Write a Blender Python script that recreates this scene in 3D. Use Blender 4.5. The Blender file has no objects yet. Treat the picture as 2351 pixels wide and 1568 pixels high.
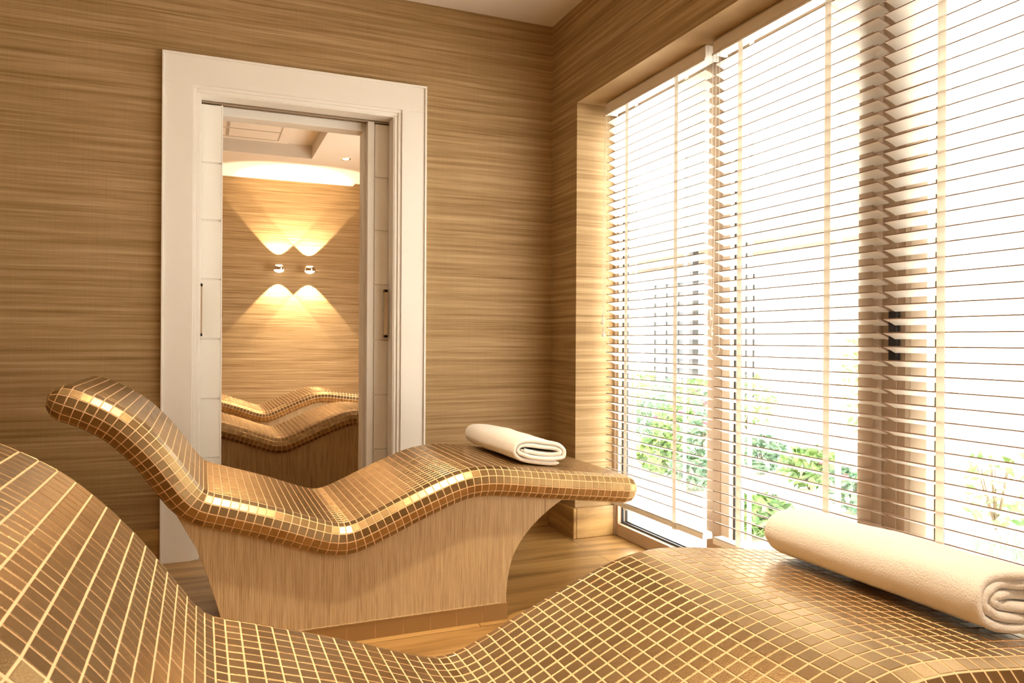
import bpy, bmesh, math, random
from math import sin, cos, pi, radians as rad
from mathutils import Vector, Matrix, noise

S = bpy.context.scene
C = S.collection

# ------------------------------------------------------------------ camera
F_PX = 1713.865
yaw, roll, CZ = rad(22.5283), rad(0.3139), 0.9689
Fv = Vector((sin(yaw), cos(yaw), 0)); Rv = Vector((cos(yaw), -sin(yaw), 0)); Uv = Vector((0, 0, 1))
R2 = Rv*cos(roll) + Uv*sin(roll); U2 = -Rv*sin(roll) + Uv*cos(roll)
cd = bpy.data.cameras.new('camera'); cam = bpy.data.objects.new('camera', cd); C.objects.link(cam)
cd.sensor_width = 36; cd.lens = F_PX/2351*36; cd.clip_start = .02; cd.clip_end = 300
M = Matrix.Identity(4)
for i in range(3):
    M[i][0] = R2[i]; M[i][1] = U2[i]; M[i][2] = -Fv[i]
M[2][3] = CZ
cam.matrix_world = M
cd.dof.use_dof = True; cd.dof.focus_distance = 2.6; cd.dof.aperture_fstop = 16
S.camera = cam

# ------------------------------------------------------------------ world, exposure
W = bpy.data.worlds.new('World'); S.world = W; W.use_nodes = True
bg = W.node_tree.nodes['Background']; bg.inputs[0].default_value = (1.0, .95, .87, 1); bg.inputs[1].default_value = 4.1
vs = S.view_settings
vs.view_transform = 'Standard'; vs.look = 'None'; vs.gamma = 1; vs.exposure = 1.8; vs.use_curve_mapping = False
WARM = (1.0, .78, .54)
def spot(name, loc, power, size, blend=.5, color=WARM, aim=(0, 0, -1), radius=.03, parent=None):
    l = bpy.data.lights.new(name, 'SPOT'); l.energy = power; l.spot_size = rad(size); l.spot_blend = blend
    l.color = color; l.shadow_soft_size = radius
    o = bpy.data.objects.new(name, l); C.objects.link(o); o.location = loc
    o.rotation_euler = Vector(aim).to_track_quat('-Z', 'Y').to_euler()
    if parent: o.parent = parent
    return o

# ------------------------------------------------------------------ materials
def newmat(name):
    m = bpy.data.materials.new(name); m.use_nodes = True
    nt = m.node_tree; b = nt.nodes['Principled BSDF']
    return m, nt, b
def N(nt, t, **kw):
    n = nt.nodes.new(t)
    for k, v in kw.items():
        if k.startswith('_'): setattr(n, k[1:], v)
        else: n.inputs[k.replace('_', ' ')].default_value = v
    return n
def ramp(nt, stops):
    r = nt.nodes.new('ShaderNodeValToRGB'); e = r.color_ramp.elements
    while len(e) < len(stops): e.new(.5)
    for i, (p, c) in enumerate(stops): e[i].position = p; e[i].color = (*c, 1)
    return r
def pos_noise(nt, scl, detail=3, rough=.55, warp=None):
    g = nt.nodes.new('ShaderNodeNewGeometry'); mp = N(nt, 'ShaderNodeMapping'); mp.inputs['Scale'].default_value = scl
    L = nt.links.new
    if warp:
        w = N(nt, 'ShaderNodeTexNoise', Scale=warp[0], Detail=2.0); L(g.outputs['Position'], w.inputs['Vector'])
        sc = N(nt, 'ShaderNodeVectorMath', _operation='SCALE'); sc.inputs['Scale'].default_value = warp[1]
        L(w.outputs['Color'], sc.inputs[0])
        ad = N(nt, 'ShaderNodeVectorMath', _operation='ADD'); L(g.outputs['Position'], ad.inputs[0]); L(sc.outputs[0], ad.inputs[1])
        L(ad.outputs[0], mp.inputs['Vector'])
    else: L(g.outputs['Position'], mp.inputs['Vector'])
    n = N(nt, 'ShaderNodeTexNoise', Scale=1.0, Detail=float(detail), Roughness=rough); L(mp.outputs[0], n.inputs['Vector'])
    return n
def plain(name, col, rough=.5, metal=0, bump=0, bscale=200, spec=.5, **kw):
    m, nt, b = newmat(name)
    b.inputs['Base Color'].default_value = (*col, 1); b.inputs['Roughness'].default_value = rough
    b.inputs['Metallic'].default_value = metal; b.inputs['Specular IOR Level'].default_value = spec
    for k, v in kw.items(): b.inputs[k].default_value = v
    n = pos_noise(nt, (bscale,)*3, 3)
    if bump:
        bp = N(nt, 'ShaderNodeBump', Strength=bump, Distance=.002)
        nt.links.new(n.outputs[0], bp.inputs['Height']); nt.links.new(bp.outputs[0], b.inputs['Normal'])
    return m
def mixcol(nt, a, b_, fac):
    mx = nt.nodes.new('ShaderNodeMix'); mx.data_type = 'RGBA'
    for i, s in ((6, a), (7, b_), (0, fac)):
        if hasattr(s, 'default_value') or hasattr(s, 'is_linked'): nt.links.new(s, mx.inputs[i])
        else: mx.inputs[i].default_value = s if i == 0 else (*s, 1)
    return mx
def wallpaper():
    m, nt, b = newmat('woven_wallpaper'); L = nt.links.new
    a = pos_noise(nt, (1.1, 1.1, 62), 3, .6, warp=(1.2, .016))
    f = pos_noise(nt, (5, 5, 240), 2, .6, warp=(1.2, .016))
    v = pos_noise(nt, (420, 420, 6), 1, .5)
    add = N(nt, 'ShaderNodeMath', _operation='MULTIPLY_ADD'); add.inputs[1].default_value = .34
    L(f.outputs[0], add.inputs[0]); L(a.outputs[0], add.inputs[2])
    add2 = N(nt, 'ShaderNodeMath', _operation='MULTIPLY_ADD'); add2.inputs[1].default_value = .10
    L(v.outputs[0], add2.inputs[0]); L(add.outputs[0], add2.inputs[2])
    r = ramp(nt, [(.46, (.225, .130, .052)), (.64, (.345, .218, .098)), (.80, (.445, .298, .150)), (.94, (.53, .375, .205))])
    L(add2.outputs[0], r.inputs[0]); L(r.outputs[0], b.inputs['Base Color'])
    b.inputs['Roughness'].default_value = .62; b.inputs['Specular IOR Level'].default_value = .25
    bp = N(nt, 'ShaderNodeBump', Strength=.2, Distance=.002); L(f.outputs[0], bp.inputs['Height']); L(bp.outputs[0], b.inputs['Normal'])
    return m
def reeded():
    m, nt, b = newmat('reeded_laminate'); L = nt.links.new
    a = pos_noise(nt, (330, 330, 7), 3, .65)
    f = pos_noise(nt, (60, 60, 4), 2, .5)
    add = N(nt, 'ShaderNodeMath', _operation='MULTIPLY_ADD'); add.inputs[1].default_value = .25
    L(f.outputs[0], add.inputs[0]); L(a.outputs[0], add.inputs[2])
    r = ramp(nt, [(.42, (.27, .165, .07)), (.60, (.46, .315, .16)), (.80, (.56, .405, .225))])
    L(add.outputs[0], r.inputs[0]); L(r.outputs[0], b.inputs['Base Color']); b.inputs['Roughness'].default_value = .55
    bp = N(nt, 'ShaderNodeBump', Strength=.55, Distance=.003); L(a.outputs[0], bp.inputs['Height']); L(bp.outputs[0], b.inputs['Normal'])
    return m
def oak(name, planks=True, along='x'):
    m, nt, b = newmat(name); L = nt.links.new
    sc = {'x': (1.3, 16, 16), 'y': (16, 1.3, 16)}[along]
    a = pos_noise(nt, sc, 5, .6, warp=(1.2, .12))
    r = ramp(nt, [(.30, (.22, .115, .034)), (.50, (.42, .245, .082)), (.72, (.56, .36, .145))])
    L(a.outputs[0], r.inputs[0])
    out = r.outputs[0]
    if planks:
        g = nt.nodes.new('ShaderNodeNewGeometry'); mp = N(nt, 'ShaderNodeMapping'); mp.inputs['Location'].default_value = (.37, -.10, 0)
        L(g.outputs['Position'], mp.inputs['Vector'])
        br = N(nt, 'ShaderNodeTexBrick', Scale=1.0); br.offset = .37; br.offset_frequency = 2
        br.inputs['Brick Width'].default_value = 1.25; br.inputs['Row Height'].default_value = .152
        br.inputs['Mortar Size'].default_value = .0016; br.inputs['Mortar Smooth'].default_value = .1
        br.inputs['Color1'].default_value = (1.0, 1.0, 1.0, 1); br.inputs['Color2'].default_value = (.76, .72, .68, 1)
        br.inputs['Mortar'].default_value = (.26, .2, .15, 1)
        L(mp.outputs[0], br.inputs['Vector'])
        mx = nt.nodes.new('ShaderNodeMix'); mx.data_type = 'RGBA'; mx.blend_type = 'MULTIPLY'; mx.inputs[0].default_value = 1
        L(out, mx.inputs[6]); L(br.outputs['Color'], mx.inputs[7]); out = mx.outputs[2]
        bp = N(nt, 'ShaderNodeBump', Strength=.4, Distance=.002); bp.invert = True
        L(br.outputs['Fac'], bp.inputs['Height']); L(bp.outputs[0], b.inputs['Normal'])
    L(out, b.inputs['Base Color']); b.inputs['Roughness'].default_value = .32
    b.inputs['Specular IOR Level'].default_value = .5
    return m
def tilemat():
    m, nt, b = newmat('bronze_mosaic_tile'); L = nt.links.new
    at = nt.nodes.new('ShaderNodeAttribute'); at.attribute_name = 'shade'
    n = N(nt, 'ShaderNodeTexNoise', Scale=520.0, Detail=2.0); tc = nt.nodes.new('ShaderNodeTexCoord')
    L(tc.outputs['Object'], n.inputs['Vector'])
    r = ramp(nt, [(0, (.23, .140, .057)), (1, (.44, .30, .145))])
    ad = N(nt, 'ShaderNodeMath', _operation='MULTIPLY_ADD'); ad.inputs[1].default_value = .75
    sb = N(nt, 'ShaderNodeMath', _operation='MULTIPLY_ADD'); sb.inputs[1].default_value = .35; sb.inputs[2].default_value = -.05
    L(at.outputs['Fac'], sb.inputs[0]); L(n.outputs[0], ad.inputs[0]); L(sb.outputs[0], ad.inputs[2])
    L(ad.outputs[0], r.inputs[0]); L(r.outputs[0], b.inputs['Base Color'])
    b.inputs['Metallic'].default_value = .9; b.inputs['Roughness'].default_value = .27
    bp = N(nt, 'ShaderNodeBump', Strength=.22, Distance=.0012); L(n.outputs[0], bp.inputs['Height']); L(bp.outputs[0], b.inputs['Normal'])
    return m
def glassmat():
    m, nt, b = newmat('window_glass'); nt.nodes.remove(b)
    t = nt.nodes.new('ShaderNodeBsdfTransparent'); g = nt.nodes.new('ShaderNodeBsdfGlossy'); g.inputs['Roughness'].default_value = .01
    t.inputs[0].default_value = (.97, .985, .98, 1)
    lw = nt.nodes.new('ShaderNodeLayerWeight'); lw.inputs[0].default_value = .5
    pw = N(nt, 'ShaderNodeMath', _operation='POWER'); pw.inputs[1].default_value = 5.0; nt.links.new(lw.outputs['Facing'], pw.inputs[0])
    f = N(nt, 'ShaderNodeMath', _operation='MULTIPLY_ADD'); f.inputs[1].default_value = .5; f.inputs[2].default_value = .025; nt.links.new(pw.outputs[0], f.inputs[0])
    mx = nt.nodes.new('ShaderNodeMixShader'); L = nt.links.new
    L(f.outputs[0], mx.inputs[0]); L(t.outputs[0], mx.inputs[1]); L(g.outputs[0], mx.inputs[2])
    L(mx.outputs[0], nt.nodes['Material Output'].inputs[0])
    return m
def emis(name, col, s):
    m, nt, b = newmat(name); b.inputs['Emission Color'].default_value = (*col, 1); b.inputs['Emission Strength'].default_value = s
    b.inputs['Base Color'].default_value = (*col, 1)
    return m
def slatmat():
    m, nt, b = newmat('white_slat'); L = nt.links.new
    b.inputs['Base Color'].default_value = (.93, .90, .85, 1); b.inputs['Roughness'].default_value = .35
    n = pos_noise(nt, (60, 4, 60), 2); bp = N(nt, 'ShaderNodeBump', Strength=.05, Distance=.001)
    L(n.outputs[0], bp.inputs['Height']); L(bp.outputs[0], b.inputs['Normal'])
    return m
def towelmat():
    m, nt, b = newmat('terry_cloth'); L = nt.links.new
    b.inputs['Base Color'].default_value = (.94, .89, .82, 1); b.inputs['Roughness'].default_value = .95
    b.inputs['Sheen Weight'].default_value = .5; b.inputs['Specular IOR Level'].default_value = .1
    n = pos_noise(nt, (330,)*3, 3, .7); bp = N(nt, 'ShaderNodeBump', Strength=.9, Distance=.004)
    L(n.outputs[0], bp.inputs['Height']); L(bp.outputs[0], b.inputs['Normal'])
    return m
def leafmat(name, c1, c2):
    m, nt, b = newmat(name); n = pos_noise(nt, (14,)*3, 2); r = ramp(nt, [(.35, c1), (.65, c2)])
    nt.links.new(n.outputs[0], r.inputs[0]); nt.links.new(r.outputs[0], b.inputs['Base Color']); b.inputs['Roughness'].default_value = .5
    return m

PAPER = wallpaper(); REED = reeded(); FLOOR = oak('oak_planks'); SKIRT = oak('oak_skirting', False)
SKIRTY = oak('oak_skirting_cross', False, 'y')
TILE = tilemat(); GROUT = plain('peach_grout', (.74, .48, .26), .85, bump=.2, bscale=600)
WHITE = plain('white_paint', (.92, .88, .82), .38, bump=.02, bscale=90)
CEIL = plain('ceiling_paint', (.84, .76, .67), .8, bump=.03, bscale=60)
LEAF = plain('door_paint', (.90, .86, .79), .35, bump=.02, bscale=80)
GROOVE = plain('groove_shade', (.45, .36, .27), .7)
STEEL = plain('brushed_steel', (.62, .52, .40), .35, .9, bump=.05, bscale=150)
CHROME = plain('chrome', (.85, .82, .78), .08, 1.0)
RIM_SHADE = plain('shaded_slat_edge', (.30, .20, .14), .6); SLAT = slatmat(); TAPE = plain('tape_cloth', (.90, .86, .80), .8, bump=.2, bscale=700)  # shade on the backlit slat edges is painted in as brown
def add_translucent(m, col, fac):
    nt = m.node_tree; b = nt.nodes['Principled BSDF']; o = nt.nodes['Material Output']
    t = nt.nodes.new('ShaderNodeBsdfTranslucent'); t.inputs[0].default_value = (*col, 1)
    mx = nt.nodes.new('ShaderNodeMixShader'); mx.inputs[0].default_value = fac
    nt.links.new(b.outputs[0], mx.inputs[1]); nt.links.new(t.outputs[0], mx.inputs[2]); nt.links.new(mx.outputs[0], o.inputs[0])
add_translucent(TAPE, (.95, .92, .86), .45)
FRAME = plain('beige_aluminium', (.50, .37, .26), .45, bump=.03, bscale=100)
FRAMEL = plain('light_aluminium', (.72, .60, .47), .4, bump=.03, bscale=100)
RUBBER = plain('black_gasket', (.02, .02, .024), .5)
GLASS = glassmat(); TERRY = towelmat()
DARK = plain('dark_recess', (.05, .03, .02), .8)
BRONZE = plain('bronze_plinth_tile', (.36, .22, .09), .42, .55, bump=.08, bscale=60)
LAMP = emis('lamp_lens', (1, .86, .62), 30); SCON = emis('frosted_lens', (1, .90, .74), 1.2)
LEAFA = leafmat('fresh_leaf', (.07, .17, .05), (.24, .36, .12)); LEAFB = leafmat('mint_leaf', (.10, .21, .14), (.24, .36, .25))
PINK = plain('pink_petal', (.6, .12, .2), .6); STEMM = plain('stem', (.12, .08, .04), .8)
GRASS = leafmat('pale_grass', (.10, .19, .12), (.22, .30, .20)); PAVE = plain('pale_paving', (.82, .80, .76), .8, bump=.2, bscale=8)
RENDER = plain('white_render', (.85, .84, .80), .8, bump=.1, bscale=12); BEIGE = plain('beige_fascia', (.17, .13, .09), .7)
DGLASS = plain('dark_glazing', (.045, .055, .065), .15); DFRAME = plain('dark_frame', (.02, .02, .022), .5)

# ------------------------------------------------------------------ mesh helpers
class MB:
    def __init__(s): s.v = []; s.f = []; s.mi = []; s.sm = []
    def add(s, vs, fs, mi=0, smooth=False):
        o = len(s.v); s.v += [tuple(v) for v in vs]
        for f in fs: s.f.append(tuple(i+o for i in f)); s.mi.append(mi); s.sm.append(smooth)
        return s
    def box(s, x0, x1, y0, y1, z0, z1, mi=0):
        v = [(x, y, z) for x in (x0, x1) for y in (y0, y1) for z in (z0, z1)]
        return s.add(v, [(0, 1, 3, 2), (4, 6, 7, 5), (0, 4, 5, 1), (2, 3, 7, 6), (0, 2, 6, 4), (1, 5, 7, 3)], mi)
    def tube(s, pts, r, n=8, mi=0, cap=True):
        P = [Vector(p) for p in pts]; rings = []
        rr = r if isinstance(r, (list, tuple)) else [r]*len(P)
        vs = []; fs = []
        for i, p in enumerate(P):
            t = (P[min(i+1, len(P)-1)] - P[max(i-1, 0)]).normalized()
            a = t.cross(Vector((0, 1, 0)) if abs(t.y) < .9 else Vector((1, 0, 0))).normalized(); b = t.cross(a)
            for k in range(n): vs.append(p + rr[i]*(cos(2*pi*k/n)*a + sin(2*pi*k/n)*b))
        for i in range(len(P)-1):
            for k in range(n): fs.append((i*n+k, i*n+(k+1) % n, (i+1)*n+(k+1) % n, (i+1)*n+k))
        if cap: fs += [tuple(range(n))[::-1], tuple((len(P)-1)*n+k for k in range(n))]
        return s.add(vs, fs, mi, True)
    def lathe(s, prof, c, n=24, axis='z', mi=0):
        vs = []; fs = []
        for r, h in prof:
            for k in range(n):
                a = 2*pi*k/n
                p = (r*cos(a), r*sin(a), h) if axis == 'z' else (r*cos(a), h, r*sin(a)) if axis == 'y' else (h, r*cos(a), r*sin(a))
                vs.append((p[0]+c[0], p[1]+c[1], p[2]+c[2]))
        for i in range(len(prof)-1):
            for k in range(n): fs.append((i*n+k, i*n+(k+1) % n, (i+1)*n+(k+1) % n, (i+1)*n+k))
        return s.add(vs, fs, mi, True)
    def build(s, name, mats, parent=None, bevel=0, seg=2, fix=True):
        me = bpy.data.meshes.new(name); me.from_pydata(s.v, [], s.f)
        if not isinstance(mats, (list, tuple)): mats = [mats]
        for m in mats: me.materials.append(m)
        me.polygons.foreach_set('material_index', s.mi); me.polygons.foreach_set('use_smooth', s.sm)
        if fix:
            bm = bmesh.new(); bm.from_mesh(me); bmesh.ops.recalc_face_normals(bm, faces=bm.faces); bm.to_mesh(me); bm.free()
        me.update()
        o = bpy.data.objects.new(name, me); C.objects.link(o)
        if bevel:
            md = o.modifiers.new('bevel', 'BEVEL'); md.width = bevel; md.segments = seg; md.limit_method = 'ANGLE'
        if parent: o.parent = parent
        return o
def tag(o, label=None, cat=None, group=None, kind=None):
    if label: o['label'] = label
    if cat: o['category'] = cat
    if group: o['group'] = group
    if kind: o['kind'] = kind
    return o
def empty(name, loc=(0, 0, 0), rz=0):
    o = bpy.data.objects.new(name, None); C.objects.link(o); o.location = loc; o.rotation_euler.z = rz; o.empty_display_size = .1
    return o
def struct(o, label, cat): return tag(o, label, cat, kind='structure')
def copy_tree(o, parent=None):
    c = o.copy(); C.objects.link(c); c.parent = parent
    for ch in list(o.children): copy_tree(ch, c)
    return c

# ------------------------------------------------------------------ room shell
YA, XW, HC = 3.57, 1.703, 2.633          # far wall, window wall, ceiling
YA1, YA2, YA3 = 3.655, 3.722, 3.80
OX0, OX1, OZ = -.015, .857, 2.06         # doorway
YJ, YJ2, HL = 3.283, -1.12, 2.1506         # window recess
XL, YN, YB = -1.75, -1.7, 8.10

fl = MB().box(XL, 2.03, YN, YB, -.06, 0).build('floor', FLOOR)
struct(fl, 'warm oak plank floor running under the tiled loungers', 'floor')
ce = MB().box(XL, 2.03, YN, YA1+.02, HC, HC+.1).build('ceiling', CEIL)
struct(ce, 'plain pale ceiling of the room with the blinds', 'ceiling')
wa = MB()
for (y0, y1, xr) in ((YA, YA1, OX1), (YA2, YA3, .75)):
    wa.box(XL, OX0, y0, y1, 0, HC); wa.box(xr, 2.03, y0, y1, 0, HC); wa.box(OX0, xr, y0, y1, OZ, HC)
wa.box(XL, -.62, YA1, YA2, 0, HC); wa.box(1.45, 2.03, YA1, YA2, 0, HC); wa.box(-.62, 1.45, YA1, YA2, 2.10, HC)
struct(wa.build('wall_far', PAPER), 'striped tan wallpapered wall around the white doorway', 'wall')
ww = MB()
ww.box(XW, 2.03, -.20, .762, 0, HL)
ww.box(XW, 2.03, YJ, YA, 0, HC).box(XW, 2.03, YN, YJ2, 0, HC).box(XW, 2.03, YJ2, YJ, HL, HC)
struct(ww.build('wall_right', PAPER), 'striped wallpapered wall with the deep window recess', 'wall')
struct(MB().box(XL-.1, XL, YN, YB, 0, HC+.1).build('wall_left', PAPER), 'striped wallpapered wall left of the loungers', 'wall')
struct(MB().box(XL, 2.03, YN-.1, YN, 0, HC+.1).build('wall_near', PAPER), 'striped wallpapered wall behind the viewpoint', 'wall')
struct(MB().box(XL, 2.03, YB, YB+.1, 0, 2.80).build('wall_beyond', PAPER), 'striped wallpapered wall with two lamps in the room beyond the doorway', 'wall')
struct(MB().box(2.03, 2.13, YA, 5.5, 0, 2.80).box(2.03, 2.13, 6.9, YB, 0, 2.80).box(2.03, 2.13, 5.5, 6.9, 2.1, 2.80).build('wall_beyond_right', PAPER), 'right wallpapered wall of the room beyond the doorway', 'wall')
c2 = MB()
RX0, RX1, RY0, RY1 = -.55, .918, 5.15, 7.03
c2.box(XL, RX0, YA1+.02, YB, HC, HC+.03).box(RX1, 1.49, YA1+.02, YB, HC, HC+.03).box(RX0, RX1, YA1+.02, RY0, HC, HC+.03).box(RX0, RX1, RY1, YB, HC, HC+.03)
c2.box(RX0, RX1, RY0-.02, RY0, HC+.03, HC+.12).box(RX0, RX1, RY1, RY1+.02, HC+.03, HC+.12).box(RX0-.02, RX0, RY0, RY1, HC+.03, HC+.12).box(RX1, RX1+.02, RY0, RY1, HC+.03, HC+.12)
c2.box(XL, 2.03, YA1+.02, YB, HC+.12, HC+.17)
c2.box(1.49, 2.03, YA1+.02, YB, HC+.03, HC+.05)
struct(c2.build('ceiling_beyond', CEIL), 'pale ceiling with a recessed panel in the room beyond the doorway', 'ceiling')

# skirtings
def skirt(name, boxes, lab, mat=SKIRT):
    b = MB()
    for a in boxes: b.box(*a)
    return struct(b.build(name, mat, bevel=.004), lab, 'baseboard')
SH = .15
skirt('baseboard_far', [(XL, -.166, YA-.018, YA, 0, SH)], 'oak baseboard left of the white doorway')
skirt('baseboard_far.001', [(1.013, XW, YA-.018, YA, 0, SH)], 'oak baseboard between the white doorway and the room corner')
skirt('baseboard_right', [(XW-.018, XW, YJ-.018, YA-.018, 0, SH)], 'oak baseboard of the short wall beside the window recess', SKIRTY)
skirt('baseboard_recess', [(XW, 1.915, YJ-.018, YJ, 0, SH)], 'brightly lit oak baseboard inside the window recess')
skirt('baseboard_left', [(XL, XL+.018, YN, YA-.018, 0, SH)], 'oak baseboard along the left wall', SKIRTY)
skirt('baseboard_beyond', [(XL, 2.03, YB-.018, YB, 0, SH)], 'oak baseboard in the room beyond the doorway')

# ------------------------------------------------------------------ door casing
def casing():
    b = MB()
    def ring(xa, xb, za, xc, xd, zc, y0, y1):   # frame between outer rect (xa..xb, za) and inner (xc..xd, zc)
        b.box(xa, xc, y0, y1, 0, zc); b.box(xd, xb, y0, y1, 0, zc); b.box(xa, xb, y0, y1, zc, za)
    ring(-.166, 1.0126, 2.2178, -.156, 1.0026, 2.2078, 3.5435, YA-.0005)       # outer bead
    ring(-.156, 1.0026, 2.2078, -.040, .889, 2.0895, 3.55, YA-.0005)
    ring(-.040, .889, 2.0895, -.028, .872, 2.075, 3.557, YA-.0005)
    ring(-.028, .872, 2.075, OX0+.0005, OX1-.0005, OZ-.0005, 3.563, YA-.0005)
    # lining of the wall opening
    b.box(OX0, OX0+.006, 3.566, 3.662, 0, OZ); b.box(OX1-.006, OX1, 3.566, 3.662, 0, OZ); b.box(OX0, OX1, 3.566, 3.662, OZ-.006, OZ)
    b.box(OX0, .75, 3.716, 3.806, OZ-.05, OZ+.02); b.box(.735, .765, 3.716, 3.806, 0, OZ-.05); b.box(OX0, OX0+.012, 3.716, 3.806, 0, OZ-.05)
    return b.build('trim_1', WHITE, bevel=.002)
struct(casing(), 'wide stepped white casing around the doorway', 'door casing')
b = MB().box(OX0, OX1, 3.672, 3.678, 2.047, 2.062).box(OX0, OX1, 3.700, 3.706, 2.047, 2.062).box(OX0, OX1, 3.672, 3.706, 2.062, 2.068)
struct(b.build('trim_2', STEEL), 'metal sliding door track under the doorway head', 'door track')

def leaf(name, x0, x1, lead, hx, lab, hlab):
    ztop = 2.040; y0, y1 = 3.669, 3.709
    g = [.175, .43, .70, .973, 1.245, 1.513, 1.775]
    edges = [0.008] + g + [ztop]
    b = MB(); b.box(x0, x1, y0+.007, y1-.007, .008, ztop)
    gap = .004
    for i in range(len(edges)-1):
        z0 = edges[i] + (gap if i else 0); z1 = edges[i+1] - (gap if i < len(edges)-2 else 0)
        for ya, yb in ((y0, y0+.007), (y1-.007, y1)): b.box(x0 + (.006 if lead == 'l' else 0), x1 - (.006 if lead == 'r' else 0), ya, yb, z0, z1)
    if lead == 'l': b.box(x0-.030, x0+.002, y0-.005, y1+.003, .008, ztop+.008)
    else: b.box(x1-.006, x1, y0-.001, y1+.001, .008, ztop+.004)
    d = b.build(name, LEAF, bevel=.0012)
    struct(d, lab, 'sliding door')
    h = MB().box(hx-.009, hx+.009, 3.632, 3.648, .985, 1.222).box(hx-.009, hx+.009, 3.632, y0, .985, .999).box(hx-.009, hx+.009, 3.632, y0, 1.208, 1.222)
    ho = h.build('door_handle', STEEL, d, bevel=.001); ho['label'] = hlab; ho['kind'] = 'structure'
    return d
dl = leaf('door_1', -.55, .082, 'r', -.008, 'left white grooved sliding door leaf with vertical bar handle', 'brushed metal bar handle on left leaf')
lt = MB().box(.0815, .0855, 3.680, 3.698, 1.075, 1.125).build('latch', CHROME, dl); lt['label'] = 'small bright latch plate'; lt['kind'] = 'structure'
leaf('door_2', .777, 1.40, 'l', .835, 'right white grooved sliding door leaf mostly inside the wall', 'brushed metal bar handle on right leaf')

# ------------------------------------------------------------------ windows
ZT = 2.145
def window(name, yA, yB, lab, stiles, zbot=.062, ztop=2.085):
    """yA > yB; stiles: list of (y1, y0, x0, mat index)"""
    b = MB()
    for (ya, yb, x0, mi) in stiles: b.box(x0, 1.998, yb, ya, 0.001, ZT, mi)
    b.box(1.922, 1.998, yB, yA, 0.001, zbot, 0).box(1.922, 1.998, yB, yA, ztop, ZT, 0)
    w = b.build(name, [FRAME, FRAMEL], bevel=.002); struct(w, lab, 'window')
    gk = MB(); t = .010
    for xo in (1.944, 1.966):
        gk.box(xo, xo+.008, yB, yB+t, zbot, ztop).box(xo, xo+.008, yA-t, yA, zbot, ztop).box(xo, xo+.008, yB+t, yA-t, zbot, zbot+t).box(xo, xo+.008, yB+t, yA-t, ztop-t, ztop)
    g = gk.build('gasket', RUBBER, w); g['label'] = 'black rubber glazing gasket'; g['kind'] = 'structure'
    p = MB().box(1.956, 1.962, yB, yA, zbot, ztop).build('window_pane', GLASS, w); p['label'] = 'clear glass pane'; p['kind'] = 'structure'
    return w
window('window_1', 3.241, 2.532, 'left floor-length window pane next to the recess jamb',
       [(3.282, 3.262, 1.915, 0), (3.262, 3.241, 1.922, 0), (2.532, 2.447, 1.922, 0), (2.447, 2.440, 1.926, 1)])
window('window_2', 2.392, 1.730, 'middle floor-length window pane between the beige mullions',
       [(2.440, 2.392, 1.924, 1), (1.730, 1.676, 1.880, 0), (1.676, 1.625, 1.922, 0)])
window('window_3', 1.515, .82, 'right floor-length window pane beside the wide beige post',
       [(1.625, 1.598, 1.926, 0), (1.598, 1.593, 1.934, 0), (1.593, 1.570, 1.918, 1), (1.570, 1.515, 1.912, 1), (.82, .762, 1.915, 0)])
window('fill_window', -.245, -1.07, 'added unseen fill-light window behind the viewpoint', [(-.201, -.245, 1.915, 0), (-1.07, -1.119, 1.915, 0)])  # added out of view to let in extra daylight as fill
b = MB().box(2.05, 2.11, 5.5, 5.55, 0, 2.1).box(2.05, 2.11, 6.85, 6.9, 0, 2.1).box(2.05, 2.11, 5.55, 6.85, 0, .05).box(2.05, 2.11, 5.55, 6.85, 2.05, 2.1)
w5 = b.build('window_5', FRAME, bevel=.002); struct(w5, 'window of the room beyond the doorway, round the corner', 'window')
p5 = MB().box(2.077, 2.083, 5.55, 6.85, .05, 2.05).build('window_pane', GLASS, w5); p5['kind'] = 'structure'
lk = MB().box(1.905, 1.9235, 1.612, 1.641, .915, 1.066).build('door_lock', RUBBER, bevel=.003)
tag(lk, 'small black lock box on the wide beige window post', 'lock')

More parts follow.
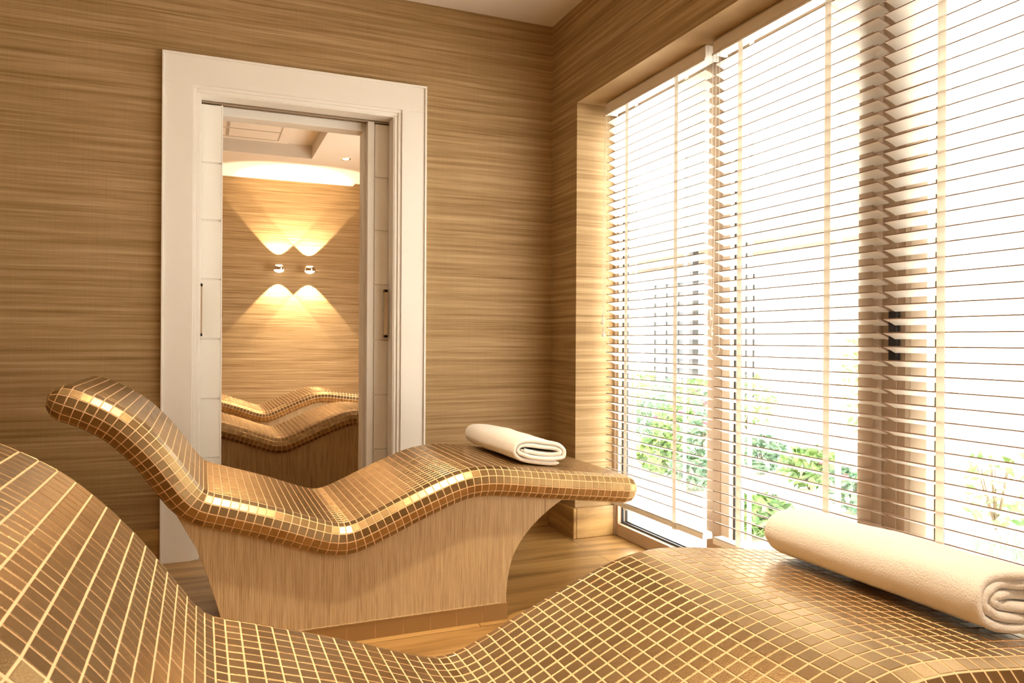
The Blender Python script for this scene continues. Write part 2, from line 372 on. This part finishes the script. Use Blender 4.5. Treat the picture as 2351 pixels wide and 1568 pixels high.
# ------------------------------------------------------------------ venetian blinds
TILT = rad(19)
def blind(y1, y0, tapes, label, cord_y):
    r = empty('venetian_blind', (1.864, (y0+y1)/2, HL)); L0 = Vector(r.location)
    def part(mb, name, mat, bevel=0, par=r, lab=None):
        mb.v = [(v[0]-L0.x, v[1]-L0.y, v[2]-L0.z) for v in mb.v]
        o = mb.build(name, mat, par, bevel)
        if lab: o['label'] = lab
        return o
    v = MB(); prof = [(1.846, 2.149), (1.838, 2.149), (1.834, 2.140), (1.834, 2.100), (1.830, 2.094), (1.830, 2.086), (1.846, 2.086)]
    n = len(prof); ya, yb = y0-.009, y1+.009
    v.add([(x, ya, z) for x, z in prof] + [(x, yb, z) for x, z in prof], [(i, (i+1) % n, n+(i+1) % n, n+i) for i in range(n)] + [tuple(range(n))[::-1], tuple(range(n, 2*n))])
    v.box(1.846, 1.90, ya, ya+.008, 2.09, 2.149).box(1.846, 1.90, yb-.008, yb, 2.09, 2.149)
    part(v, 'valance', WHITE, .001, lab='painted front board')
    part(MB().box(1.848, 1.898, y0, y1, 2.098, 2.148), 'headrail', SLAT)
    w = .0255; pitch = .0405; z = 2.045; k = 0
    dx, dz = cos(TILT), -sin(TILT)
    zs = []
    while z > .225: zs.append(z); z -= pitch
    base = None
    for z in zs:
        if base is None:
            s = MB(); q = []
            for a, c in ((-1, 0), (-.5, .0012), (0, .0016), (.5, .0012), (1, 0)):
                q.append((a, c+.0018))
            for a, c in ((1, 0), (.5, .0012), (0, .0016), (-.5, .0012), (-1, 0)): q.append((a, c-.0018))
            n = len(q); vs = []
            for yy in (y0, y1):
                for a, c in q: vs.append((a*w*dx + c*sin(TILT), yy-L0.y, a*w*dz + c*cos(TILT)))
            s.add(vs, [(i, (i+1) % n, n+(i+1) % n, n+i) for i in range(n) if i not in (4, 9)])
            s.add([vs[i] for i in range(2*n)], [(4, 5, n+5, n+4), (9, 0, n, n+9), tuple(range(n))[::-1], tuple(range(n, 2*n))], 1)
            base = s.build('slat', [SLAT, RIM_SHADE], r); o = base
        else: o = base.copy(); C.objects.link(o); o.parent = r
        o.location = (0, 0, z-L0.z)
    part(MB().box(1.840, 1.888, y0, y1, .186, .204).box(1.842, 1.886, y0, y1, .2045, .2075).box(1.842, 1.886, y0, y1, .2095, .2125), 'bottom_rail', SLAT, .001)
    for ty in tapes:
        t = MB()
        for x, h in ((1.8375, .0), (1.8895, -.017)):
            t.box(x-.0004, x+.0004, ty-.0125, ty+.0125, .190, 2.095)
        for z in zs: t.add([(1.8375, ty-.004, z+.006), (1.8375, ty+.004, z+.006), (1.8895, ty+.004, z-.012), (1.8895, ty-.004, z-.012)], [(0, 1, 2, 3)])
        t.box(1.836, 1.892, ty-.014, ty+.014, .182, .1865)
        part(t, 'ladder_tape', TAPE)
    # tilt loop cord and pull cords with acorns
    cy = cord_y
    cz = MB(); cz.tube([(1.825, cy-.012, 2.09), (1.822, cy-.014, 1.5), (1.822, cy-.018, 1.05), (1.822, cy-.022, .95)] +
                       [(1.822, cy-.022+.024*(1-cos(a)), .95-.03*sin(a)) for a in [pi*i/8 for i in range(1, 8)]] +
                       [(1.822, cy+.026, .95), (1.822, cy+.016, 1.1), (1.823, cy+.010, 1.5), (1.825, cy+.008, 2.09)], .0011, 6)
    part(cz, 'tilt_cord', TAPE)
    for j, (yy, zb) in enumerate(((cy+.038, 1.055), (cy+.030, .995))):
        pc = part(MB().tube([(1.826, cy+.03, 2.09), (1.823, yy, 1.6), (1.822, yy, zb+.04)], .0010, 6), 'pull_cord', TAPE)
        ac = MB().lathe([(.0005, .042), (.005, .040), (.0055, .034), (.004, .028), (.0055, .020), (.009, .010), (.0095, .004), (.006, 0), (.0005, -.001)], (1.822, yy, zb), 14)
        ac.v = [(v[0]-L0.x, v[1]-L0.y, v[2]-L0.z) for v in ac.v]; a = ac.build('cord_acorn', TAPE, pc); a['label'] = 'turned cream cord weight'
    tag(r, label, 'blind', 'white venetian blinds across the window')
    return r
blind(3.222, 2.448, (3.035, 2.640), 'white venetian blind nearest the room corner, left of the first beige mullion', 3.190)
blind(2.384, 1.624, (2.234, 1.814), 'white venetian blind in the middle, between the mullion and the wide post', 2.350)
blind(1.602, .830, (1.416, 1.000), 'white venetian blind at the right edge, hanging over the wide beige post', .98)

# ------------------------------------------------------------------ tiled loungers
CL = [(-0.352, 0.786), (-0.306, 0.768), (-0.250, 0.737), (-0.213, 0.709), (-0.186, 0.683), (-0.154, 0.648), (-0.125, 0.612), (-0.089, 0.560),
      (-0.059, 0.516), (-0.029, 0.481), (0.005, .461), (0.045, 0.449), (0.114, 0.427), (0.213, 0.395), (0.315, 0.356), (0.368, 0.338), (.395, .332), (.425, .330), (0.453, 0.334),
      (.482, .343), (0.512, 0.355), (0.57, 0.380), (0.629, 0.406), (0.693, 0.432), (0.768, 0.461), (.81, .474), (0.85, 0.482), (.89, .4845), (0.935, 0.483), (1.0, .4755), (1.071, 0.466),
      (1.199, 0.450), (1.365, 0.431), (1.462, 0.419)]
TP = .0268; RR = .052; NF = 22; FW = .60; TW = FW/NF   # tile pitch, edge radius, tiles across the flat
def resample(pts, step):
    P = [Vector((p[0], 0, p[1])) for p in pts]; dense = []
    for i in range(len(P)-1):
        p0 = P[max(i-1, 0)]; p1 = P[i]; p2 = P[i+1]; p3 = P[min(i+2, len(P)-1)]
        for k in range(12):
            t = k/12
            dense.append(.5*((2*p1)+(p2-p0)*t+(2*p0-5*p1+4*p2-p3)*t*t+(3*p1-p0-3*p2+p3)*t**3))
    dense.append(P[-1])
    # light smoothing
    for _ in range(40):
        dense = [dense[0]] + [(dense[i-1]+2*dense[i]+dense[i+1])/4 for i in range(1, len(dense)-1)] + [dense[-1]]
    L = [0]
    for i in range(1, len(dense)): L.append(L[-1]+(dense[i]-dense[i-1]).length)
    n = round(L[-1]/step); out = []; j = 0
    for k in range(n+1):
        s = L[-1]*k/n
        while j < len(L)-2 and L[j+1] < s: j += 1
        t = (s-L[j])/max(L[j+1]-L[j], 1e-9); out.append(dense[j].lerp(dense[j+1], t))
    return out
CP = resample(CL, TP)
def section(c, t, ca, sa):
    """ring of points round the slab at centre c, tangent t; ca = cos, sa = signed sin of the end-cap angle"""
    nrm = Vector((-t.z, 0, t.x)); cc = c + t*(RR*sa); rc = RR*ca; pts = []
    for k in range(NF+1): pts.append(cc + nrm*rc + Vector((0, TW*k, 0)))                    # top, near to far
    for k in range(1, 6): a = pi*k/6; pts.append(cc + nrm*(rc*cos(a)) + Vector((0, FW + rc*sin(a), 0)))
    for k in range(NF+1): pts.append(cc - nrm*rc + Vector((0, FW - TW*k, 0)))
    for k in range(1, 6): a = pi*(1-k/6); pts.append(cc + nrm*(rc*cos(a)) - Vector((0, rc*sin(a), 0)))
    return pts
def lounger_meshes():
    rnd = random.Random(5); rings = []
    t0 = (CP[1]-CP[0]).normalized(); t1 = (CP[-1]-CP[-2]).normalized()
    for a in (90, 60, 30): rings.append(section(CP[0], t0, max(cos(rad(a)), 1e-4), -sin(rad(a))))
    for i, c in enumerate(CP):
        t = (CP[min(i+1, len(CP)-1)]-CP[max(i-1, 0)]).normalized(); rings.append(section(c, t, 1, 0))
    for a in (30, 60, 90): rings.append(section(CP[-1], t1, max(cos(rad(a)), 1e-4), sin(rad(a))))
    n = len(rings[0])
    g = MB()
    inset = []
    for i in range(len(rings)):
        for p in rings[i]: g.v.append(tuple(p))
    for i in range(len(rings)-1):
        for k in range(n): g.f.append((i*n+k, i*n+(k+1) % n, (i+1)*n+(k+1) % n, (i+1)*n+k)); g.mi.append(0); g.sm.append(True)
    # tiles
    T = MB(); shade = []; G = .00150; H = .0008
    for i in range(len(rings)-1):
        for k in range(n):
            q = [rings[i][k], rings[i][(k+1) % n], rings[i+1][(k+1) % n], rings[i+1][k]]
            e = [(q[(j+1) % 4]-q[j]).length for j in range(4)]
            if (e[0]+e[2])/2 < .006 or (e[1]+e[3])/2 < .006: continue
            nr = (q[2]-q[0]).cross(q[3]-q[1])
            if nr.length < 1e-9: continue
            nr.normalize(); mid = sum(q, Vector())/4
            # make sure the normal points outward
            ci = CP[min(max(i-3, 0), len(CP)-1)]; cm = Vector((ci.x, min(max(mid.y, 0), FW), ci.z))
            if nr.dot(mid-cm) < 0: nr = -nr
            U = ((q[1]-q[0])+(q[2]-q[3])); V = ((q[3]-q[0])+(q[2]-q[1]))
            U = U.normalized() if U.length > 1e-6 else Vector(); V = V.normalized() if V.length > 1e-6 else Vector()
            ct = []
            for (p, su, sv) in zip(q, (1, -1, -1, 1), (1, 1, -1, -1)):
                d = p + U*(G*su) + V*(G*sv); ct.append(d)
            if (e[0] < .006): m_ = (ct[0]+ct[1])/2; ct[0] = m_ - U*.0004; ct[1] = m_ + U*.0004
            if (e[2] < .006): m_ = (ct[2]+ct[3])/2; ct[3] = m_ - U*.0004; ct[2] = m_ + U*.0004
            # flatten onto plane, tiny random tilt
            tx = rnd.gauss(0, .005); ty = rnd.gauss(0, .005); lift = H + rnd.gauss(0, .00012)
            cen = sum(ct, Vector())/4; top = []; bot = []; mid2 = []
            for d in ct:
                r_ = d-cen; off = tx*r_.dot(U) + ty*r_.dot(V)
                pl = d - nr*(r_.dot(nr))
                top.append(cen + (pl-cen)*.955 + nr*(lift+off)); mid2.append(pl + nr*(lift+off-.0005)); bot.append(pl - nr*.002)
            o = len(T.v); T.v += [tuple(x) for x in top+mid2+bot]
            fs = [(0, 1, 2, 3)] + [(j, 4+j, 4+(j+1) % 4, (j+1) % 4) for j in range(4)] + [(4+j, 8+j, 8+(j+1) % 4, 4+(j+1) % 4) for j in range(4)]
            s_ = rnd.random()
            for f in fs: T.f.append(tuple(x+o for x in f)); T.mi.append(0); T.sm.append(False); shade.append(s_)
    return g, T, shade
def base_mesh():
    left = [(-.075, .478), (-.068, .450), (-.042, .400), (-.014, .348), (.006, .292), (.022, .241), (.036, .198), (.047, .159), (.057, .120), (.066, .058)]
    right = [(.985, .058), (.986, .10), (.990, .135), (.997, .175), (1.009, .214), (1.028, .250), (1.050, .280), (1.075, .307), (1.105, .335), (1.140, .362), (1.177, .386), (1.215, .408), (1.255, .43)]
    top = []
    for p in CP:
        if left[0][0] < p.x < right[-1][0]: top.append((p.x, p.z-.012))
    out = left + right + [t for t in reversed(top)]
    b = MB(); n = len(out); y0, y1 = -.012, FW+.012
    b.add([(x, y0, z) for x, z in out] + [(x, y1, z) for x, z in out], [(i, (i+1) % n, n+(i+1) % n, n+i) for i in range(n)] + [tuple(range(n))[::-1], tuple(range(n, 2*n))])
    return b
def plinth_mesh():
    b = MB(); x0, x1 = .062, .990; y0, y1 = -.014, FW+.014; n = 10; w = (x1-x0)/n
    b.box(x0+.002, x1-.002, y0+.002, y1-.002, 0, .0575, 1)
    for i in range(n):
        for ya, yb in ((y0, y0+.006), (y1-.006, y1)): b.box(x0+i*w+.0012, x0+(i+1)*w-.0012, ya, yb, .001, .057, 0)
    m = 7; h = (y1-y0-.012)/m
    for i in range(m):
        for xa, xb in ((x0, x0+.006), (x1-.006, x1)): b.box(xa, xb, y0+.006+i*h+.0012, y0+.006+(i+1)*h-.0012, .001, .057, 0)
    b.box(x0-.003, x1-.03, y0-.002, y0+.01, .0575, .0605, 2)
    return b
def make_lounger(loc):
    r = empty('tiled_lounger', loc)
    g, T, shade = lounger_meshes()
    s = g.build('mosaic_bed', [GROUT], r)
    t = T.build('mosaic_tiles', TILE, s, fix=True)
    at = t.data.attributes.new('shade', 'FLOAT', 'FACE'); at.data.foreach_set('value', shade)
    s['label'] = 'peach grout surface under the mosaic'; t['label'] = 'square metallic bronze mosaic tiles'
    b = base_mesh().build('base', REED, r, bevel=.0015); b['label'] = 'finely reeded beige base panel'
    p = plinth_mesh().build('plinth', [BRONZE, GROUT, REED], r); p['label'] = 'row of bronze plinth tiles'
    return r
Y_MID, Y_NEAR = 2.427, .722
GRP = 'curved mosaic tiled loungers'
l1 = make_lounger((0, Y_MID, 0)); tag(l1, 'gold mosaic wave lounger in front of the doorway, seen whole on its beige base', 'lounger', GRP)
for (dx, y, lab) in ((0, Y_NEAR, 'nearest gold mosaic wave lounger across the bottom of the view, under the rolled towel'),
                     (.02, 4.74, 'gold mosaic wave lounger seen through the doorway, the nearer of that pair'),
                     (.06, 6.55, 'farthest gold mosaic wave lounger, by the wall lamps beyond the doorway')):
    l = copy_tree(l1); l.location = (dx, y, 0); tag(l, lab, 'lounger', GRP)

def top_z(x):
    for i in range(len(CP)-1):
        if CP[i].x <= x <= CP[i+1].x:
            t = (x-CP[i].x)/(CP[i+1].x-CP[i].x); sl = (CP[i+1].z-CP[i].z)/(CP[i+1].x-CP[i].x)
            return CP[i].z + t*(CP[i+1].z-CP[i].z) + (RR+.002)*math.sqrt(1+sl*sl)
    return .5

# ------------------------------------------------------------------ towels
def towel(name, a, b, th, turns, y0, y1, seed, expo=2.6, wob=.004, hump=None):
    """sheet rolled into a flattened spiral, axis along Y; local origin at its bottom centre"""
    path = []; n = int(turns*44)
    for i in range(n+1):
        ph = 2*pi*turns*i/n; ins = th*(ph/(2*pi)) + th*.52
        ax = max(a-ins, .004); bz = max(b-ins, .003); an = -pi*.30 - ph
        c, s = cos(an), sin(an); x = ax*math.copysign(abs(c)**(2/expo), c); z = bz*math.copysign(abs(s)**(2/expo), s)
        w = min(ph/6, 1)
        x += w*.006*noise.noise(Vector((ph*1.1, seed, 0))); z += w*.0035*noise.noise(Vector((ph*1.3, seed+9, 0)))
        path.append(Vector((x, 0, z+b)))
    m = len(path); B = MB(); st = []
    rl = th*.5; ny = 34
    for j in range(5): st.append((y0 - rl*cos(pi/2*j/4) + rl, sin(pi/2*(j+.35)/4.35)))
    for j in range(1, ny): st.append((y0+rl+(y1-y0-2*rl)*j/ny, 1))
    for j in range(5)[::-1]: st.append((y1 + rl*cos(pi/2*j/4) - rl, sin(pi/2*(j+.35)/4.35)))
    K = 0; verts = []
    for (y, tf) in st:
        u = (y-y0)/(y1-y0)
        ring_o = []; ring_i = []
        for i, p in enumerate(path):
            t = (path[min(i+1, m-1)]-path[max(i-1, 0)]).normalized(); nn = Vector((-t.z, 0, t.x))
            nn = -nn if nn.dot(p-Vector((0, 0, b))) < 0 else nn
            ph = 2*pi*turns*i/m; endw = max(0, 1-min(u, 1-u)/.22)
            yo = endw*(.012*noise.noise(Vector((ph*.9, seed*3, round(u))))) * (1 if u < .5 else -1)
            q = p.copy(); q.y = y + yo
            q.x += wob*2*noise.noise(Vector((y*6, seed, .3))) + endw*endw*.004*noise.noise(Vector((ph*1.5, seed*5, 1.7)))
            hz = wob*noise.noise(Vector((q.x*14, y*9, seed)))*1.6*(p.z/(2*b))
            if hump: hz += hump(u, p)
            q.z += hz
            h = th*.5*tf*(1.0 if 0 < i < m-1 else .5)*.97
            fu = .0008*noise.noise(Vector((q.x*160, y*160, q.z*160)))
            ring_o.append(q+nn*(h+fu)); ring_i.append(q-nn*h)
        for v_ in ring_o + ring_i[::-1]:
            v_.z = max(v_.z, .0006); verts.append(v_)
    n2 = 2*m; fs = []
    for s_ in range(len(st)-1):
        for k in range(n2): fs.append((s_*n2+k, s_*n2+(k+1) % n2, (s_+1)*n2+(k+1) % n2, (s_+1)*n2+k))
    for s_ in (0, len(st)-1):
        o = s_*n2
        for i in range(m-1): fs.append((o+i, o+i+1, o+n2-2-i, o+n2-1-i))
    B.add(verts, fs, 0, True)
    return B.build(name, TERRY)
t1 = towel('rolled_towel', .112, .057, .0165, 2.9, 0, .475, 3.0, 2.5, .004)
t1.location = (1.200, .785, top_z(1.20)+.001); t1.rotation_euler = (0, rad(7.2), 0)
tag(t1, 'thick cream towel rolled up and lying across the nearest lounger', 'towel')
t2 = towel('folded_towel', .122, .052, .0165, 2.35, 0, .53, 7.4, 3.0, .003)
t2.location = (1.152, 2.51, top_z(1.152)+.001); t2.rotation_euler = (0, rad(7.5), 0)
tag(t2, 'white towel folded flat on the raised knee of the lounger by the doorway', 'towel')

# ------------------------------------------------------------------ wall lamps and ceiling fittings beyond
def sconce(x, z, lab):
    r = empty('wall_lamp', (x, YB, z)); d = -.093
    b = MB().lathe([(.0005, .036), (.030, .034), (.052, .024), (.058, .017), (.060, .010), (.060, -.008), (.057, -.014), (.0005, -.016)], (0, d, 0), 28)
    b.build('lamp_body', CHROME, r)
    MB().tube([(0, -.004, -.002), (0, d+.05, -.002)], .012, 12).lathe([(.0005, -.014), (.028, -.014), (.03, -.010), (.03, -.001)], (0, 0, 0), 20, 'y').build('wall_mount', CHROME, r)
    MB().tube([(.055, d, -.004), (.105, d, -.006)], .0025, 8).build('switch_rod', STEEL, r)
    MB().lathe([(.0005, .0405), (.020, .039), (.034, .0365), (.037, .034)], (0, d, 0), 20).build('upper_lens', SCON, r)
    MB().lathe([(.0005, -.043), (.016, -.041), (.034, -.034), (.048, -.023), (.052, -.0145)], (0, d, 0), 20).build('lower_lens', SCON, r)
    spot('upward_beam', (0, d, .047), 20, 83, .18, (1, .80, .54), (0, 0, 1), .004, r)
    spot('downward_beam', (0, d, -.050), 20, 83, .18, (1, .80, .54), (0, 0, -1), .004, r)
    return tag(r, lab, 'wall lamp', 'chrome wall lamps beyond the doorway')
sconce(.724, 1.706, 'left of the two chrome wall lamps glowing above the far lounger')
sconce(1.030, 1.706, 'right of the two chrome wall lamps, its thin rod sticking out to the right')

def downlight(x, y, lab, power=60, zc=HC, size=95, tilt=(0, 0, -1)):
    r = empty('downlight', (x, y, zc))
    MB().lathe([(.030, -.001), (.032, -.006), (.044, -.006), (.048, -.001)], (0, 0, 0), 24).build('bezel', CHROME, r)
    MB().lathe([(.0005, -.0035), (.030, -.003)], (0, 0, 0), 24).build('lens', LAMP, r)
    spot('lamp_light', (0, 0, -.02), power, size, 1.0, WARM, tilt, .03, r)
    return tag(r, lab, 'downlight')
downlight(1.205, 6.90, 'small round ceiling downlight beyond the doorway, near the recessed panel', 50)
downlight(1.29, 5.62, 'ceiling downlight half hidden behind the right door leaf', 50)
downlight(-.9, 6.4, 'ceiling downlight left in the room beyond, hidden behind the door leaf', 50)
for (x, y, p) in ((.66, 1.92, 90), (-.75, 2.0, 3), (.2, .2, 26), (1.05, .2, 34)):
    downlight(x, y, {(.66): 'ceiling downlight above the gap between the loungers', (-.75): 'ceiling downlight above the head of the lounger by the doorway',
                     (.2): 'ceiling downlight above the viewpoint', (1.05): 'ceiling downlight above the foot of the nearest lounger'}[x], p, size=80 if x == .66 else 110)

vp = empty('ceiling_panel', (.12, 6.08, HC+.12))
pb = MB().box(-.64, .58, -.80, .86, -.030, -.001)
pb.build('panel_body', CEIL, vp, bevel=.004)
g = MB()
for i in range(5): g.box(-.40, .48, .78-.27*i-.007, .78-.27*i+.007, -.0315, -.0295)
for i in range(4): g.box(.055, .08, .78-.27*i-.245, .78-.27*i-.025, -.032, -.0295)
g.box(.48, .492, -.70, .78, -.032, -.0295)
g.build('panel_grooves', GROOVE, vp)
tag(vp, 'white slatted ceiling panel set in the ceiling recess beyond the doorway', 'ceiling panel')

# ------------------------------------------------------------------ outside
struct(MB().box(2.03, 45, -12, 45, -.16, -.10).build('ground', PAVE), 'bright pale paving outside the window', 'ground')
struct(MB().box(1.998, 2.20, -1.5, 3.6, -.10, -.002).build('window_sill', PAVE), 'pale stone threshold outside the window', 'sill')
bl = empty('building', (10, 14, -.1))
def bpart(name, mb, mat, lab=None, par=bl):
    o = mb.build(name, mat, par)
    if lab: o['label'] = lab
    return o
bpart('wall', MB().box(0, 5, -9, 10, 0, 4.3), RENDER, 'white rendered wall')
bpart('roof_fascia', MB().box(-2.0, .1, -6.0, 4.2, 2.72, 3.0), BEIGE, 'beige edge board of the flat canopy')
for yy in (-4.2, -2.9, 2.6): bpart('post', MB().box(-1.9, -1.78, yy, yy+.10, 0, 2.72), DFRAME)
for k, (ya, yb) in enumerate(((-.35, 1.55), (-1.25, -.55), (-2.3, -2.0))):
    dr = bpart('glazed_door', MB().box(-.05, 0, ya, yb, 0, 2.55), DFRAME)
    m = MB(); w_ = (yb-ya)/max(1, round((yb-ya)/.5)); y = ya
    while y < yb-.05: m.box(-.06, -.05, y+.04, min(y+w_, yb)-.04, .1, 2.45); y += w_
    m.build('pane', DGLASS, dr)
tag(bl, 'low white building with dark glazed doors and a canopy across the garden', 'building')

def shrub(x, y, r, h, seed, lab, mat=LEAFA, flowers=0, nl=420, grp='garden shrubs outside the window'):
    rn = random.Random(seed); ro = empty('shrub', (x, y, -.10)); f = MB(); s = MB()
    for i in range(7):
        a = rn.uniform(0, 2*pi); q = r*.6*rn.random(); s.tube([(0, 0, 0), (q*.5*cos(a), q*.5*sin(a), h*.4), (q*cos(a), q*sin(a), h*.85)], [.008, .006, .003], 5)
    for i in range(nl):
        a = rn.uniform(0, 2*pi); u = rn.random(); zz = rn.random(); rr = r*math.sqrt(u)*math.sqrt(max(.05, 1-(2*zz-1)**2*.8))
        c = Vector((rr*cos(a), rr*sin(a), .04+h*zz)); d = Vector((rn.gauss(0, 1), rn.gauss(0, 1), rn.gauss(.3, .7))).normalized()
        e = d.cross(Vector((rn.random(), rn.random(), rn.random()))).normalized(); l = rn.uniform(.03, .065)
        f.add([c-d*l, c+e*l*.38, c+d*l, c-e*l*.38], [(0, 1, 2), (0, 2, 3)])
    s.build('stems', STEMM, ro); f.build('foliage', mat, ro, fix=False)
    if flowers:
        p = MB()
        for i in range(flowers):
            a = rn.uniform(0, 2*pi); rr = r*rn.random(); c = (rr*cos(a), rr*sin(a), h*rn.uniform(.7, 1.02))
            p.lathe([(.002, 0), (.022, .012), (.03, .03), (.012, .03)], c, 7)
        p.build('flowers', PINK, ro)
    return tag(ro, lab, 'shrub', grp)
def at(px, t):      # a ground position at depth t along the view direction of photo column px
    d = Fv + Rv*((px-1175.5)/F_PX); return d.x*t, d.y*t
spots = [(1485, 10.6, .34, .62, LEAFA, 0), (1538, 9.9, .30, .55, LEAFB, 0), (1590, 9.3, .30, .56, LEAFA, 3), (1635, 8.1, .26, .50, LEAFB, 5), (1500, 8.0, .26, .42, LEAFB, 0),
         (1555, 7.4, .25, .40, LEAFA, 4), (1618, 6.8, .24, .34, LEAFB, 6), (1520, 6.0, .22, .26, LEAFA, 0), (1600, 5.4, .20, .22, LEAFB, 0), (1715, 9.2, .34, .62, LEAFA, 0),
         (1985, 8.6, .30, 1.15, LEAFA, 0), (1755, 6.1, .20, .26, LEAFB, 0), (1860, 5.45, .22, .26, LEAFA, 3), (1975, 4.7, .20, .24, LEAFB, 2), (1750, 4.1, .18, .18, LEAFA, 0)]
sl = ['farthest leafy shrub behind the left blind', 'pale leafy shrub second from the left behind the left blind', 'far green shrub with a few pink flowers behind the left blind',
      'pale shrub with pink flowers beside the first beige mullion', 'low pale shrub in the middle row behind the left blind', 'low green shrub with pink flowers in the middle row',
      'low pale flowering shrub right of the middle row, near the mullion', 'small green shrub nearest the left pane', 'small pale shrub nearest the left pane beside the mullion',
      'far green shrub just right of the first beige mullion', 'tall slim green shrub left of the wide beige post', 'low pale shrub outside the middle pane, left',
      'low green shrub with pink flowers outside the middle pane', 'low pale shrub outside the middle pane near the wide post', 'smallest green shrub close to the middle pane']
for i, (px, t, r, h, m, fl_) in enumerate(spots):
    x, y = at(px, t); shrub(x, y, r, h, 20+i, sl[i], m, fl_)
sx, sy = at(2290, 4.3); shrub(sx, sy, .26, .42, 77, 'sparse leafy shrub with bare stalks behind the right blind', LEAFA, 0, 110)
# grass patch
rn = random.Random(8); gm = MB(); x0, y0 = at(2260, 4.1)
for i in range(9000):
    a = rn.uniform(0, 2*pi); q = 1.45*math.sqrt(rn.random()); c = Vector((x0+q*cos(a)*.8, y0+q*sin(a)*.9, -.10)); 
    if c.x < 2.35 or c.y > c.x*.72 or (c.x-sx)**2+(c.y-sy)**2 < .1: continue
    h = rn.uniform(.05, .11); b_ = rn.uniform(0, pi); w_ = .004; dx, dy = w_*cos(b_), w_*sin(b_); le = (rn.gauss(0, .03), rn.gauss(0, .03))
    gm.add([(c.x-dx, c.y-dy, c.z), (c.x+dx, c.y+dy, c.z), (c.x+le[0], c.y+le[1], c.z+h)], [(0, 1, 2)])
go = gm.build('grass', GRASS, fix=False); tag(go, 'pale green grass patch outside the right pane', 'grass', kind='stuff')
